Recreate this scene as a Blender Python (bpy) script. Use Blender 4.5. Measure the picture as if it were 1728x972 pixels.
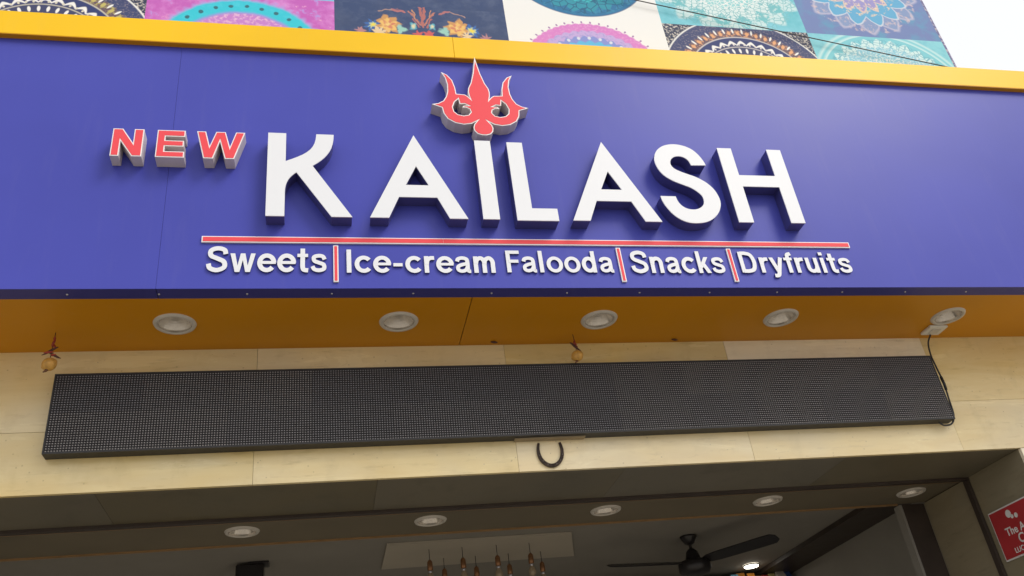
import bpy, bmesh, math, random
from mathutils import Vector, Matrix
from mathutils.geometry import tessellate_polygon
random.seed(7)
for o in list(bpy.data.objects): bpy.data.objects.remove(o, do_unlink=True)
SC = bpy.context.scene
COL = SC.collection
PI = math.pi

# ------------------------------------------------------------------ camera
cd = bpy.data.cameras.new('camera'); cam = bpy.data.objects.new('camera', cd); COL.objects.link(cam)
cd.sensor_width = 36; cd.lens = 30.96; cd.clip_start = 0.05; cd.clip_end = 2000
def cam_axes(y, p, r):
    f = Vector((math.sin(y)*math.cos(p), math.cos(y)*math.cos(p), math.sin(p)))
    R = Vector((math.cos(y), -math.sin(y), 0)); U = R.cross(f)
    return R*math.cos(r)+U*math.sin(r), -R*math.sin(r)+U*math.cos(r), f
R_, U_, F_ = cam_axes(*[math.radians(a) for a in (14.5007, 31.0143, -7.7070)])
m = Matrix((R_, U_, -F_)).transposed().to_4x4(); m.translation = (0, -2.95, 1.6)
cam.matrix_world = m
SC.camera = cam

# ------------------------------------------------------------------ world, sun, exposure
SUN_AZ, SUN_EL = 136.0, 46.0         # azimuth from +Y towards +X: hazy sun in front of the shop, to the right
w = bpy.data.worlds.new('World'); SC.world = w; w.use_nodes = True
nt = w.node_tree; bg = nt.nodes['Background']
sky = nt.nodes.new('ShaderNodeTexSky'); sky.sky_type = 'NISHITA'; sky.sun_disc = False
sky.sun_elevation = math.radians(SUN_EL); sky.sun_rotation = math.radians(SUN_AZ)
sky.air_density = 1.0; sky.dust_density = 6.0; sky.ozone_density = 1.0
hs = nt.nodes.new('ShaderNodeHueSaturation'); hs.inputs['Saturation'].default_value = 0.45
nt.links.new(sky.outputs[0], hs.inputs['Color']); 
cl = nt.nodes.new('ShaderNodeMix'); cl.data_type = 'RGBA'          # even bright cloud veil over the sky
cl.inputs[0].default_value = .82; cl.inputs[7].default_value = (5.6, 5.65, 5.85, 1)
nt.links.new(hs.outputs[0], cl.inputs[6]); nt.links.new(cl.outputs[2], bg.inputs[0])
bg.inputs[1].default_value = 0.15
sl = bpy.data.lights.new('sun', 'SUN'); sl.energy = 1.5; sl.angle = math.radians(24); sl.color = (1, .95, .87)
so = bpy.data.objects.new('sun', sl); COL.objects.link(so)
az, el = math.radians(SUN_AZ), math.radians(SUN_EL)
so.rotation_euler = Vector((math.sin(az)*math.cos(el), math.cos(az)*math.cos(el), math.sin(el))).to_track_quat('Z', 'Y').to_euler()
vs = SC.view_settings
vs.view_transform = 'Standard'; vs.look = 'None'; vs.exposure = 0.38; vs.gamma = 1; vs.use_curve_mapping = False

# ------------------------------------------------------------------ materials
class NT:
    def __init__(s, name):
        s.m = bpy.data.materials.new(name); s.m.use_nodes = True
        s.t = s.m.node_tree; s.b = s.t.nodes['Principled BSDF']
    def n(s, typ, **kw):
        o = s.t.nodes.new(typ)
        for k, v in kw.items(): setattr(o, k, v)
        return o
    def put(s, sock, v):
        if isinstance(v, bpy.types.NodeSocket): s.t.links.new(v, sock)
        elif v is not None: sock.default_value = v
    def math(s, op, a, b=None, c=None):
        o = s.n('ShaderNodeMath', operation=op)
        for i, v in enumerate((a, b, c)):
            if v is not None: s.put(o.inputs[i], v)
        return o.outputs[0]
    def mix(s, f, a, b):
        o = s.n('ShaderNodeMix', data_type='RGBA')
        s.put(o.inputs[0], f)
        for i, v in ((6, a), (7, b)):
            if not isinstance(v, bpy.types.NodeSocket): v = (*v[:3], 1)
            s.put(o.inputs[i], v)
        return o.outputs[2]
    def coord(s, scale=(1, 1, 1), kind='Object', loc=(0, 0, 0)):
        tc = s.n('ShaderNodeTexCoord'); mp = s.n('ShaderNodeMapping')
        s.t.links.new(tc.outputs[kind], mp.inputs[0]); mp.inputs['Scale'].default_value = scale
        mp.inputs['Location'].default_value = loc
        return mp.outputs[0]
    def noise(s, vec, scale, detail=4, rough=.55, dist=0):
        o = s.n('ShaderNodeTexNoise'); s.put(o.inputs['Vector'], vec)
        o.inputs['Scale'].default_value = scale; o.inputs['Detail'].default_value = detail
        o.inputs['Roughness'].default_value = rough; o.inputs['Distortion'].default_value = dist
        return o.outputs[0]
    def ramp(s, v, stops):
        o = s.n('ShaderNodeValToRGB'); s.put(o.inputs[0], v)
        while len(o.color_ramp.elements) < len(stops): o.color_ramp.elements.new(.5)
        for e, (p, c) in zip(o.color_ramp.elements, stops): e.position = p; e.color = (*c, 1) if len(c) == 3 else c
        return o.outputs[0]
    def bump(s, h, strength=.2, dist=.002):
        o = s.n('ShaderNodeBump'); s.put(o.inputs['Height'], h)
        o.inputs['Strength'].default_value = strength; o.inputs['Distance'].default_value = dist
        s.t.links.new(o.outputs[0], s.b.inputs['Normal'])
    def set(s, color=None, rough=None, metal=None, spec=None, coat=None):
        for k, v in (('Base Color', color), ('Roughness', rough), ('Metallic', metal), ('Specular IOR Level', spec), ('Coat Weight', coat)):
            if v is None: continue
            if k == 'Base Color' and not isinstance(v, bpy.types.NodeSocket): v = (*v[:3], 1)
            s.put(s.b.inputs[k], v)
        return s

def plain(name, col, rough=.5, var=.06, scale=9, metal=0, spec=.5, coat=None):
    """paint, plastic or metal with faint cloudy wear in tone and gloss"""
    t = NT(name); v = t.noise(t.coord(kind='Object'), scale, 5)
    d = tuple(max(0, c*(1-var*2)) for c in col); l = tuple(min(1, c*(1+var)) for c in col)
    t.set(t.ramp(v, [(.3, d), (.7, l)]), None, metal, spec, coat)
    t.put(t.b.inputs['Roughness'], t.math('MULTIPLY_ADD', v, .16, rough-.08))
    return t.m

def acp(name, col, rough=.34):
    """aluminium composite sheet: even paint, faint dust streaks running down"""
    t = NT(name); co = t.coord((3, 3, .35))
    st = t.noise(co, 6, 6, .6); cl = t.noise(t.coord(), 1.1, 3)
    c1 = t.ramp(cl, [(.3, tuple(c*.93 for c in col)), (.7, tuple(min(1, c*1.05) for c in col))])
    dust = t.math('MULTIPLY', t.ramp(st, [(.55, (0, 0, 0)), (.8, (1, 1, 1))]), .028)
    t.set(t.mix(dust, c1, (.5, .47, .42)), None, 0, .16)
    t.put(t.b.inputs['Roughness'], t.math('MULTIPLY_ADD', cl, .14, rough-.07))
    t.bump(t.noise(t.coord(), 2.2, 2), .08, .01)
    return t.m

def marble(name, lo, hi, rough=.3, bands=11):
    """beige travertine: level veins, pores, a tone of its own for each slab"""
    t = NT(name)
    oi = t.n('ShaderNodeObjectInfo'); rnd = oi.outputs['Random']
    tc = t.n('ShaderNodeTexCoord')
    va = t.n('ShaderNodeVectorMath', operation='MULTIPLY_ADD')
    t.t.links.new(tc.outputs['Object'], va.inputs[0]); va.inputs[1].default_value = (.8, .8, bands)
    cx = t.n('ShaderNodeCombineXYZ'); t.put(cx.inputs[0], t.math('MULTIPLY', rnd, 37)); t.put(cx.inputs[2], t.math('MULTIPLY', rnd, 91))
    t.t.links.new(cx.outputs[0], va.inputs[2])
    v1 = t.noise(va.outputs[0], 2.3, 6, .6, .8)
    v2 = t.noise(va.outputs[0], 9, 5, .65)
    big = t.noise(t.coord((1, 1, 1.6)), 1.3, 3, .6, .4)
    mid = tuple((a+b)/2 for a, b in zip(lo, hi))
    c = t.ramp(v1, [(.25, tuple(a*.6+b*.4 for a, b in zip(lo, mid))), (.5, mid), (.78, hi)])
    gm = sum(mid)/3
    c = t.mix(t.math('MULTIPLY', t.ramp(big, [(.42, (0, 0, 0)), (.62, (1, 1, 1))]), .32), c, (gm*1.05, gm*1.0, gm*.80))
    c = t.mix(t.math('MULTIPLY', t.ramp(v2, [(.56, (0, 0, 0)), (.70, (1, 1, 1))]), .32), c, tuple(x*.62 for x in lo))
    sm = t.noise(t.coord((1.4, 1, 1)), 7, 4, .6)
    c = t.mix(t.math('MULTIPLY', t.ramp(sm, [(.54, (0, 0, 0)), (.68, (1, 1, 1))]), .27), c, tuple(x*.72 for x in mid))
    # pores
    vo = t.n('ShaderNodeTexVoronoi', feature='F1'); t.put(vo.inputs['Vector'], t.coord((1, 1, 1))); vo.inputs['Scale'].default_value = 26
    pore = t.ramp(vo.outputs['Distance'], [(.05, (1, 1, 1)), (.11, (0, 0, 0))])
    c = t.mix(t.math('MULTIPLY', pore, .35), c, (.22, .15, .08))
    hsv = t.n('ShaderNodeHueSaturation'); t.put(hsv.inputs['Color'], c)
    t.put(hsv.inputs['Value'], t.math('MULTIPLY_ADD', rnd, .22, .89)); t.put(hsv.inputs['Saturation'], t.math('MULTIPLY_ADD', rnd, -.55, 1.16))
    t.set(hsv.outputs[0]); t.put(t.b.inputs['Roughness'], t.math('MULTIPLY_ADD', v1, .25, rough-.1))
    t.bump(v2, .12, .001)
    return t.m

M = dict(
    blue=acp('blue_composite', (.064, .073, .395), .36),
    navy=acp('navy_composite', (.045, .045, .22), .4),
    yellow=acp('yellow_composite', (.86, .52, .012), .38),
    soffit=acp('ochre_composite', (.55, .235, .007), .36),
    white=plain('white_acrylic', (.745, .76, .785), .42, .006, 2, spec=.25),
    rim=plain('white_letter_rim', (.84, .81, .80), .4, .03, 8),
    side_blue=plain('navy_letter_side', (.055, .055, .21), .35, .05, 8),
    side_pale=plain('pale_letter_side', (.60, .55, .55), .42, .05, 10),
    red=plain('coral_red_acrylic', (.79, .083, .10), .45, .008, 2, spec=.12),
    cream=marble('cream_travertine', (.76, .575, .26), (.96, .81, .46), .22, 4.5),
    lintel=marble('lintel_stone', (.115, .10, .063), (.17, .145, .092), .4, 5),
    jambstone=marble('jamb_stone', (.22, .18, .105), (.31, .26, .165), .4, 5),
    grout=plain('grout', (.30, .24, .15), .9),
    ledbody=plain('black_plastic', (.022, .021, .023), .55, .12, 30),
    ledframe=plain('black_frame_paint', (.022, .021, .022), .5, .1, 20),
    leddot=plain('milky_led_lens', (.36, .34, .36), .35, .1, 40),
    lamprim=plain('grey_white_lamp_rim', (.54, .51, .46), .4, .05, 20),
    reflector=plain('satin_reflector', (.70, .66, .60), .24, .08, 20, metal=.7),
    lens=plain('frosted_lamp_glass', (.78, .76, .70), .35, .03),
    bulb=plain('smoked_bulb_glass', (.34, .27, .18), .12, .1, 12),
    dark=plain('dark_bronze_paint', (.045, .032, .025), .45, .1, 14),
    gold=plain('brass_edge', (.36, .22, .10), .4, .08, 20, metal=.4),
    screw=plain('bright_screw', (.5, .5, .55), .3, .05, 40, metal=.8),
    iron=plain('rusty_iron', (.075, .052, .042), .62, .3, 60, metal=.4),
    ironhole=plain('dull_nail', (.20, .18, .16), .5, .2, 60, metal=.5),
    lemon=plain('lemon_peel', (.62, .34, .07), .45, .15, 60),
    lemonend=plain('browned_lemon_tip', (.16, .07, .03), .6, .2, 60),
    chili=plain('dried_red_chili', (.36, .045, .03), .4, .25, 60),
    chilidark=plain('blackened_chili', (.09, .03, .02), .5, .3, 60),
    thread=plain('red_thread', (.34, .05, .04), .8, .2, 80),
    pvc=plain('white_pvc', (.68, .66, .60), .4, .05, 20),
    black=plain('black_rubber', (.015, .014, .015), .5, .1, 20),
    room=plain('grey_plaster', (.30, .285, .25), .8, .05, 3),
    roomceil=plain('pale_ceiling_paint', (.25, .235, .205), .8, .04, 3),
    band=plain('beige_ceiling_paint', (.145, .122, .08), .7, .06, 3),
    panel=plain('white_ceiling_panel', (.42, .38, .31), .7, .03, 4),
    fan=plain('brown_black_enamel', (.014, .012, .013), .35, .1, 20),
    bronze=plain('bronze_socket', (.30, .15, .07), .35, .1, 30, metal=.6),
    asphalt=plain('dusty_street', (.32, .285, .235), .9, .2, 1.5),
    paving=plain('concrete_paving', (.38, .34, .28), .85, .15, 2),
    backing=plain('steel_backing', (.16, .16, .17), .6, .1, 6),
    floor=plain('vitrified_floor', (.26, .23, .18), .25, .06, 3),
    signred=plain('red_sign_print', (.42, .030, .035), .4, .06, 10),
    signwhite=plain('white_sign_print', (.70, .68, .66), .45, .05, 20),
    wire=plain('wire_insulation', (.02, .02, .025), .5),
)
# LED lenses: each module of the board has aged a little differently
t = NT('milky_led_lens'); rn = t.n('ShaderNodeObjectInfo').outputs['Random']
t.set(t.mix(rn, (.25, .24, .26), (.36, .335, .33)), .4)
dv = t.noise(t.coord(), 9, 3); t.put(t.b.inputs['Roughness'], t.math('MULTIPLY_ADD', dv, .3, .25)); M['leddot'] = t.m
def glow(name, col, st):
    t = NT(name); t.set((.8, .8, .78), .4)
    t.put(t.b.inputs['Emission Color'], (*col, 1)); t.b.inputs['Emission Strength'].default_value = st
    return t.m
M['lit'] = glow('lit_lamp_diffuser', (1, .95, .84), 9)

# ------------------------------------------------------------------ mesh helpers
def link(name, me, mat=None, parent=None):
    if mat is not None:
        for mm in (mat if isinstance(mat, (list, tuple)) else [mat]): me.materials.append(mm)
    o = bpy.data.objects.new(name, me); COL.objects.link(o)
    if parent is not None: o.parent = parent
    return o
def from_bm(name, bm, mat, parent=None, smooth=False):
    me = bpy.data.meshes.new(name); bm.to_mesh(me); bm.free()
    if smooth:
        for p in me.polygons: p.use_smooth = True
    return link(name, me, mat, parent)
def tag(o, label=None, cat=None, group=None, kind=None):
    for k, v in (('label', label), ('category', cat), ('group', group), ('kind', kind)):
        if v: o[k] = v
    return o
def thing(name, loc, label, cat, group=None):
    o = bpy.data.objects.new(name, None); COL.objects.link(o); o.location = loc; o.empty_display_size = .05
    return tag(o, label, cat, group)
def box_bm(bm, x0, x1, y0, y1, z0, z1):
    v = [bm.verts.new(p) for p in ((x0,y0,z0),(x1,y0,z0),(x1,y1,z0),(x0,y1,z0),(x0,y0,z1),(x1,y0,z1),(x1,y1,z1),(x0,y1,z1))]
    for f in ((3,2,1,0),(4,5,6,7),(0,1,5,4),(1,2,6,5),(2,3,7,6),(3,0,4,7)): bm.faces.new([v[i] for i in f])
def box(name, b, mat, parent=None, bev=0):
    bm = bmesh.new(); box_bm(bm, *b)
    if bev: bmesh.ops.bevel(bm, geom=bm.edges[:], offset=bev, segments=1, affect='EDGES')
    return from_bm(name, bm, mat, parent)
def lathe_bm(bm, prof, n=24, c=(0,0,0), axis='Z'):
    rings = []
    for r, h in prof:
        if r < 1e-6: rings.append([bm.verts.new((c[0], c[1], c[2]+h))])
        else: rings.append([bm.verts.new((c[0]+r*math.cos(2*PI*i/n), c[1]+r*math.sin(2*PI*i/n), c[2]+h)) for i in range(n)])
    for a, b in zip(rings, rings[1:]):
        for i in range(n):
            j = (i+1) % n
            q = [a[i % len(a)], a[j % len(a)], b[j % len(b)], b[i % len(b)]]
            q = list(dict.fromkeys(q))
            if len(q) > 2: bm.faces.new(q)
def lathe(name, prof, mat, parent=None, n=24, c=(0,0,0), smooth=True):
    bm = bmesh.new(); lathe_bm(bm, prof, n, c); bmesh.ops.recalc_face_normals(bm, faces=bm.faces[:])
    return from_bm(name, bm, mat, parent, smooth)
def tube_bm(bm, pts, rad, n=8):
    pts = [Vector(p) for p in pts]; rings = []
    up = Vector((.31, .57, .76))
    for i, p in enumerate(pts):
        d = (pts[min(i+1, len(pts)-1)]-pts[max(i-1, 0)]).normalized()
        a = d.cross(up).normalized(); b = d.cross(a)
        r = rad[i] if isinstance(rad, (list, tuple)) else rad
        rings.append([bm.verts.new(p+a*math.cos(2*PI*k/n)*r+b*math.sin(2*PI*k/n)*r) for k in range(n)])
    for A, B in zip(rings, rings[1:]):
        for k in range(n): bm.faces.new((A[k], A[(k+1) % n], B[(k+1) % n], B[k]))
    bm.faces.new(rings[0][::-1]); bm.faces.new(rings[-1])
def tube(name, pts, rad, mat, parent=None, n=8):
    bm = bmesh.new(); tube_bm(bm, pts, rad, n); bmesh.ops.recalc_face_normals(bm, faces=bm.faces[:])
    return from_bm(name, bm, mat, parent, True)
def smooth_path(pts, k=6):
    """Catmull-Rom through the given points"""
    P = [Vector(p) for p in pts]; P = [P[0]*2-P[1]]+P+[P[-1]*2-P[-2]]; out = []
    for i in range(1, len(P)-2):
        a, b, c, d = P[i-1:i+3]
        for j in range(k):
            t = j/k
            out.append(.5*((2*b)+(c-a)*t+(2*a-5*b+4*c-d)*t*t+(3*b-a-3*c+d)*t**3))
    out.append(P[-2]); return out

def area2(p): return sum(p[i][0]*p[(i+1) % len(p)][1]-p[(i+1) % len(p)][0]*p[i][1] for i in range(len(p)))/2
def inset(poly, d):
    """move each edge of the outline inward by d (outward for d < 0), mitres limited"""
    s = 1 if area2(poly) > 0 else -1; out = []; n = len(poly)
    for i in range(n):
        a, b, c = (Vector(poly[(i+k) % n]) for k in (-1, 0, 1))
        e1 = (b-a).normalized(); e2 = (c-b).normalized()
        n1 = Vector((-e1.y, e1.x))*s; n2 = Vector((-e2.y, e2.x))*s
        m_ = n1+n2
        if m_.length < 1e-4: m_ = n1
        m_.normalize(); k = max(m_.dot(n1), .14)
        out.append(tuple(b+m_*(d/k)))
    return out
def prism(name, outer, holes, front, back, mat, parent, cap_front=True, cap_back=True, plane='XZ'):
    """outline (u, v) with holes extruded between two depths; plane XZ: depth is y; plane XY: depth is z"""
    loops = [list(outer)]+[list(h) for h in holes]
    P = (lambda u, v, d: (u, d, v)) if plane == 'XZ' else (lambda u, v, d: (u, v, d))
    flat = [q for l in loops for q in l]
    tris = tessellate_polygon([[Vector((u, v, 0)) for u, v in l] for l in loops])
    bm = bmesh.new()
    fv = [bm.verts.new(P(u, v, front)) for u, v in flat]
    bv = [bm.verts.new(P(u, v, back)) for u, v in flat]
    for t in tris:
        try:
            if cap_front: bm.faces.new([fv[i] for i in t])
            if cap_back: bm.faces.new([bv[i] for i in t])
        except ValueError: pass
    k = 0
    for l in loops:
        n = len(l)
        for i in range(n):
            j = (i+1) % n
            bm.faces.new((fv[k+i], fv[k+j], bv[k+j], bv[k+i]))
        k += n
    bmesh.ops.recalc_face_normals(bm, faces=bm.faces[:])
    return from_bm(name, bm, mat, parent)
def circle(cx, cy, r, n=32): return [(cx+r*math.cos(2*PI*i/n), cy+r*math.sin(2*PI*i/n)) for i in range(n)]
def rect(x0, x1, z0, z1): return [(x0, z0), (x1, z0), (x1, z1), (x0, z1)]

# ------------------------------------------------------------------ the setting
ZC = 1.6                                  # heights below are given above the lens height, then lifted
Z_SOF = 1.832+ZC; Z_TOP = 3.094+ZC; Z_TRIM = 3.235+ZC; Z_OPEN = 1.236+ZC
Y_WALL = .490; Y_FRAME = .893; Y_BAND = 1.300; Z_ROOM = 1.35+ZC; X_JAMB = 3.26; X_ROOM = 3.40; Y_BACK = 3.25
bm = bmesh.new(); box_bm(bm, -300, 300, -300, 300, -.3, 0)
tag(from_bm('street', bm, M['asphalt']), kind='structure')
tag(box('pavement', (-12, 14, -2.2, .35, .004, .12), M['paving'], bev=.01), kind='structure')
tag(box('shop_floor', (-3.05, 3.5, .36, Y_BACK+.1, .008, .16), M['floor']), kind='structure')

# front wall: stone slabs on a core, lintel over the shop opening, piers either side
wall = thing('front_wall', (0, Y_WALL, 0), 'cream travertine shop wall above and around the dark entrance opening', 'wall')
def wbox(name, b, mat, bev=0):
    o = box(name, (b[0], b[1], b[2]-Y_WALL, b[3]-Y_WALL, b[4], b[5]), mat, wall, bev); return o
wbox('core', (-4.0, 5.6, Y_WALL+.018, Y_FRAME-.02, Z_OPEN+.018, Z_TOP-.05), M['grout'])
XL = -2.6
wbox('core', (-4.0, XL-.018, Y_WALL+.018, Y_FRAME-.02, .17, Z_OPEN+.016), M['grout'])
wbox('core', (X_JAMB+.018, 5.6, Y_WALL+.018, Y_FRAME-.02, .17, Z_OPEN+.016), M['grout'])
jx = [-4.0, -3.457, -2.389, -1.321, -.253, .815, 1.885, 2.951, 4.02, 5.09, 5.6]
g = .0007
for a, b in zip(jx, jx[1:]):
    for z0, z1 in ((Z_OPEN, 1.486+ZC), (1.486+ZC, Z_SOF+.03)):
        e = random.uniform(0, .0012)
        wbox('stone_slab', (a+g, b-g, Y_WALL-e, Y_WALL+.018, z0+(g if z0 > Z_OPEN else 0), z1-g), M['cream'])
for x0, x1 in ((-4.0, XL), (X_JAMB, 4.3), (4.3, 5.6)):
    for z0, z1 in ((.12, 1.0), (1.0, 1.95), (1.95, Z_OPEN-.002)):
        wbox('stone_slab', (x0+g, x1-g, Y_WALL, Y_WALL+.018, z0+g, z1-g), M['cream'])
lx = [XL, -1.88, -.83, .232, 1.29, 2.35, X_JAMB]
for a, b in zip(lx, lx[1:]):
    wbox('lintel_slab', (a+g, b-g, Y_WALL+.0185, Y_FRAME-.002, Z_OPEN+.0005, Z_OPEN+.018), M['lintel'])
for z0, z1 in ((.12, 1.0), (1.0, 1.95), (1.95, Z_OPEN)):
    wbox('jamb_slab', (X_JAMB, X_JAMB+.018, Y_WALL+.0185, Y_FRAME-.002, z0+g, z1-g), M['jambstone'])
    wbox('jamb_slab', (XL-.018, XL, Y_WALL+.0185, Y_FRAME-.002, z0+g, z1-g), M['lintel'])

# entrance frame: dark rail with a thin brass edge, posts at both ends
fr = thing('entrance_frame', (0, Y_FRAME, .16), 'dark bronze metal frame with thin brass edge around the shop entrance', 'door frame')
def fbox(name, b, mat): return box(name, (b[0], b[1], b[2]-Y_FRAME, b[3]-Y_FRAME, b[4]-.16, b[5]-.16), mat, fr)
fbox('head_rail', (XL+.001, X_JAMB-.001, Y_FRAME, Y_FRAME+.032, Z_OPEN-.012, Z_OPEN+.05), M['dark'])
fbox('brass_edge', (XL+.03, X_JAMB-.03, Y_FRAME+.0325, Y_FRAME+.044, Z_OPEN-.010, Z_OPEN-.001), M['gold'])
fbox('post', (X_JAMB-.018, X_JAMB-.001, Y_FRAME, Y_FRAME+.032, .165, Z_OPEN-.0125), M['dark'])
fbox('post', (XL+.001, XL+.018, Y_FRAME, Y_FRAME+.032, .165, Z_OPEN-.0125), M['dark'])

# room behind the entrance
def struct(name, b, mat): return tag(box(name, b, mat), kind='structure')
struct('room_wall', (X_JAMB+.002, X_JAMB+.1, Y_FRAME+.046, Y_BAND, .16, Z_OPEN-.001), M['jambstone'])
struct('room_wall', (X_ROOM, X_ROOM+.1, Y_BAND+.001, Y_BACK, .16, Z_ROOM), M['room'])
struct('room_wall', (XL-.5, XL-.4, Y_FRAME+.046, Y_BACK, .16, Z_ROOM), M['room'])
struct('room_wall', (XL-.5, X_ROOM+.1, Y_BACK+.001, Y_BACK+.1, .16, Z_ROOM), M['room'])
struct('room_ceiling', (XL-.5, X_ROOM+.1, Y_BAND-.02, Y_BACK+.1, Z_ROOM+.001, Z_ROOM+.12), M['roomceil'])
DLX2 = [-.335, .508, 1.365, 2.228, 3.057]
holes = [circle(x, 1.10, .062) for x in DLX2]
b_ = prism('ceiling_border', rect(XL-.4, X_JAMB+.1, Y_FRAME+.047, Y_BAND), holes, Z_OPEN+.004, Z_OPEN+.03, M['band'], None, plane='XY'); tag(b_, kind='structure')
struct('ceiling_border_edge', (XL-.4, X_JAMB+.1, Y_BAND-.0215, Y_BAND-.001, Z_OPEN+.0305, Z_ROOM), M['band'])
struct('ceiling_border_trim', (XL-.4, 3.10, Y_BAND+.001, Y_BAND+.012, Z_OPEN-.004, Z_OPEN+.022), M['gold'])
pl = thing('room_pillar', (3.18, Y_BAND+.03, .16), 'narrow dark pillar with a pale corner strip at right inside entrance', 'pillar')
box('pillar_face', (-.055, .08, -.028, .03, 0, Z_OPEN-.162), M['dark'], pl)
box('corner_strip', (-.070, -.0555, -.026, .03, 0, Z_OPEN-.162), M['roomceil'], pl)
box('ceiling_beam', (3.12, X_ROOM-.001, Y_BAND+.07, Y_BACK-.002, Z_ROOM-.03, Z_ROOM-.001), M['dark'])
tag(bpy.data.objects['ceiling_beam'], 'dark ceiling beam running back along the right wall inside shop', 'beam')

# ------------------------------------------------------------------ fascia with yellow trim and ochre soffit
FX0, FX1 = -4.4, 6.2
fa = thing('fascia_board', (0, 0, Z_SOF), 'wide violet blue sign board with yellow top trim and ochre soffit', 'sign board')
def fbx(name, b, mat, bev=0): return box(name, (b[0], b[1], b[2], b[3], b[4]-Z_SOF, b[5]-Z_SOF), mat, fa, bev)
px = [FX0, -.59, 4.29, FX1]; GJ = .0005
for a, b in zip(px, px[1:]): fbx('blue_panel', (a+GJ, b-GJ, 0, .004, Z_SOF, Z_TOP), M['blue'])
for a, b in zip(px, px[1:]): fbx('bottom_lip', (a+.0012, b-.0012, .0045, .072, Z_SOF+.0005, Z_SOF+.005), M['navy'])
fbx('backing_sheet', (FX0, FX1, .006, .012, Z_SOF+.006, Z_TOP), M['navy'])
tx = [FX0, -1.81, .63, 3.07+1.3, FX1]
for a, b in zip(tx, tx[1:]): fbx('yellow_trim', (a+GJ, b-GJ, -.026, .31, Z_TOP+.004, Z_TRIM), M['yellow'], .0015)
for a, b in zip(tx, tx[1:]): fbx('trim_underside', (a+GJ, b-GJ, -.025, .005, Z_TOP+.0005, Z_TOP+.0038), M['soffit'])  # shade below the trim put into the colour as darker ochre
fbx('roof_slab', (FX0, FX1, .016, .60, Z_TOP-.05, Z_TOP-.001), M['backing'])
DLX = [-.557, .328, 1.205, 2.082, 2.967]
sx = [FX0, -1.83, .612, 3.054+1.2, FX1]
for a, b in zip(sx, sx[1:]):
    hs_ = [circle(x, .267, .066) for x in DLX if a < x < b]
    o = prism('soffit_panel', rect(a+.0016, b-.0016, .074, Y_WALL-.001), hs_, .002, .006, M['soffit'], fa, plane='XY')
box('soffit_void', (FX0, FX1, .074, Y_WALL, .11, .114), M['backing'], fa)
scr = bmesh.new(); lathe_bm(scr, [(0, -.0035), (.0032, -.003), (.0046, 0)], 10); bmesh.ops.recalc_face_normals(scr, faces=scr.faces[:])
sme = bpy.data.meshes.new('screw'); scr.to_mesh(sme); scr.free(); sme.materials.append(M['screw'])
for k in range(-11, 19):
    o = bpy.data.objects.new('screw', sme); COL.objects.link(o); o.parent = fa; o.location = (.051+.3173*k, .040, .0005)

# ------------------------------------------------------------------ big channel letters
def letter(ch, outer, holes, label, face, side, group, red=False, x=None, name='sign_letter', cat='letter', rimw=.0042):
    xs = [p[0] for p in outer]; cx = (min(xs)+max(xs))/2; z0 = min(p[1] for p in outer)
    root = thing(name, (cx, 0, z0+ZC), label, cat, group)
    sh = lambda l: [(u-cx, v-z0) for u, v in l]
    O, Hs = sh(outer), [sh(h) for h in holes]
    D = -.0625
    if not red:
        prism('face', O, Hs, D, D+.004, face, root)
        prism('side_wall', inset(O, .0008), [inset(h, -.0008) for h in Hs], D+.004, -.0005, side, root, cap_front=False)
    else:
        prism('side_wall', O, Hs, D+.002, -.0005, side, root, cap_front=False)
        prism('rim', O, Hs, D, D+.002, M['rim'], root)
        prism('face', inset(O, rimw), [inset(h, -rimw) for h in Hs], D-.0012, D+.0005, face, root)
    return root
B, T = 2.129, 2.558
KG = 'big white letters of the shop name'
def bez(p0, p1, p2, p3, n=8):
    return [tuple((1-t)**3*a+3*(1-t)**2*t*b+3*(1-t)*t*t*c+t**3*d for a, b, c, d in zip(p0, p1, p2, p3)) for t in [i/n for i in range(n+1)]]
K = [(-.203, T), (-.1305, T), (-.1305, 2.408)]+bez((-.13, 2.408), (-.05, 2.447), (-.010, 2.470), (-.008, T), 9)[1:]+[(.064, T)] \
    + bez((.064, T), (.063, 2.475), (.035, 2.43), (-.023, 2.387), 9)[1:]+[(.133, B), (.051, B), (-.087, 2.351)] \
    + bez((-.087, 2.351), (-.118, 2.325), (-.131, 2.295), (-.131, 2.25), 7)[1:]+[(-.131, B), (-.203, B)]
letter('K', K, [], 'white letter K with curved arms, first of the big letters', M['white'], M['side_blue'], KG)
def Ash(c): return ([(c-.001, 2.571), (c+.2, B), (c+.124, B), (c+.079, 2.2355), (c-.079, 2.2355), (c-.124, B), (c-.2, B)], [[(c, 2.40), (c+.0475, 2.2985), (c-.0475, 2.2985)]])
o, h = Ash(.403); letter('A', o, h, 'big white letter A standing between the K and the I', M['white'], M['side_blue'], KG)
letter('I', [(.666, T-.004), (.7365, T-.004), (.7365, B), (.666, B)], [], 'big white letter I right below the red trident', M['white'], M['side_blue'], KG)
letter('L', [(.810, T-.008), (.880, T-.008), (.880, 2.1885), (.990, 2.1885), (.990, B-.004), (.810, B-.004)], [], 'big white letter L between the I and the second A', M['white'], M['side_blue'], KG)
o, h = Ash(1.252); letter('A', o, h, 'big white letter A standing between the L and the S', M['white'], M['side_blue'], KG)
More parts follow.
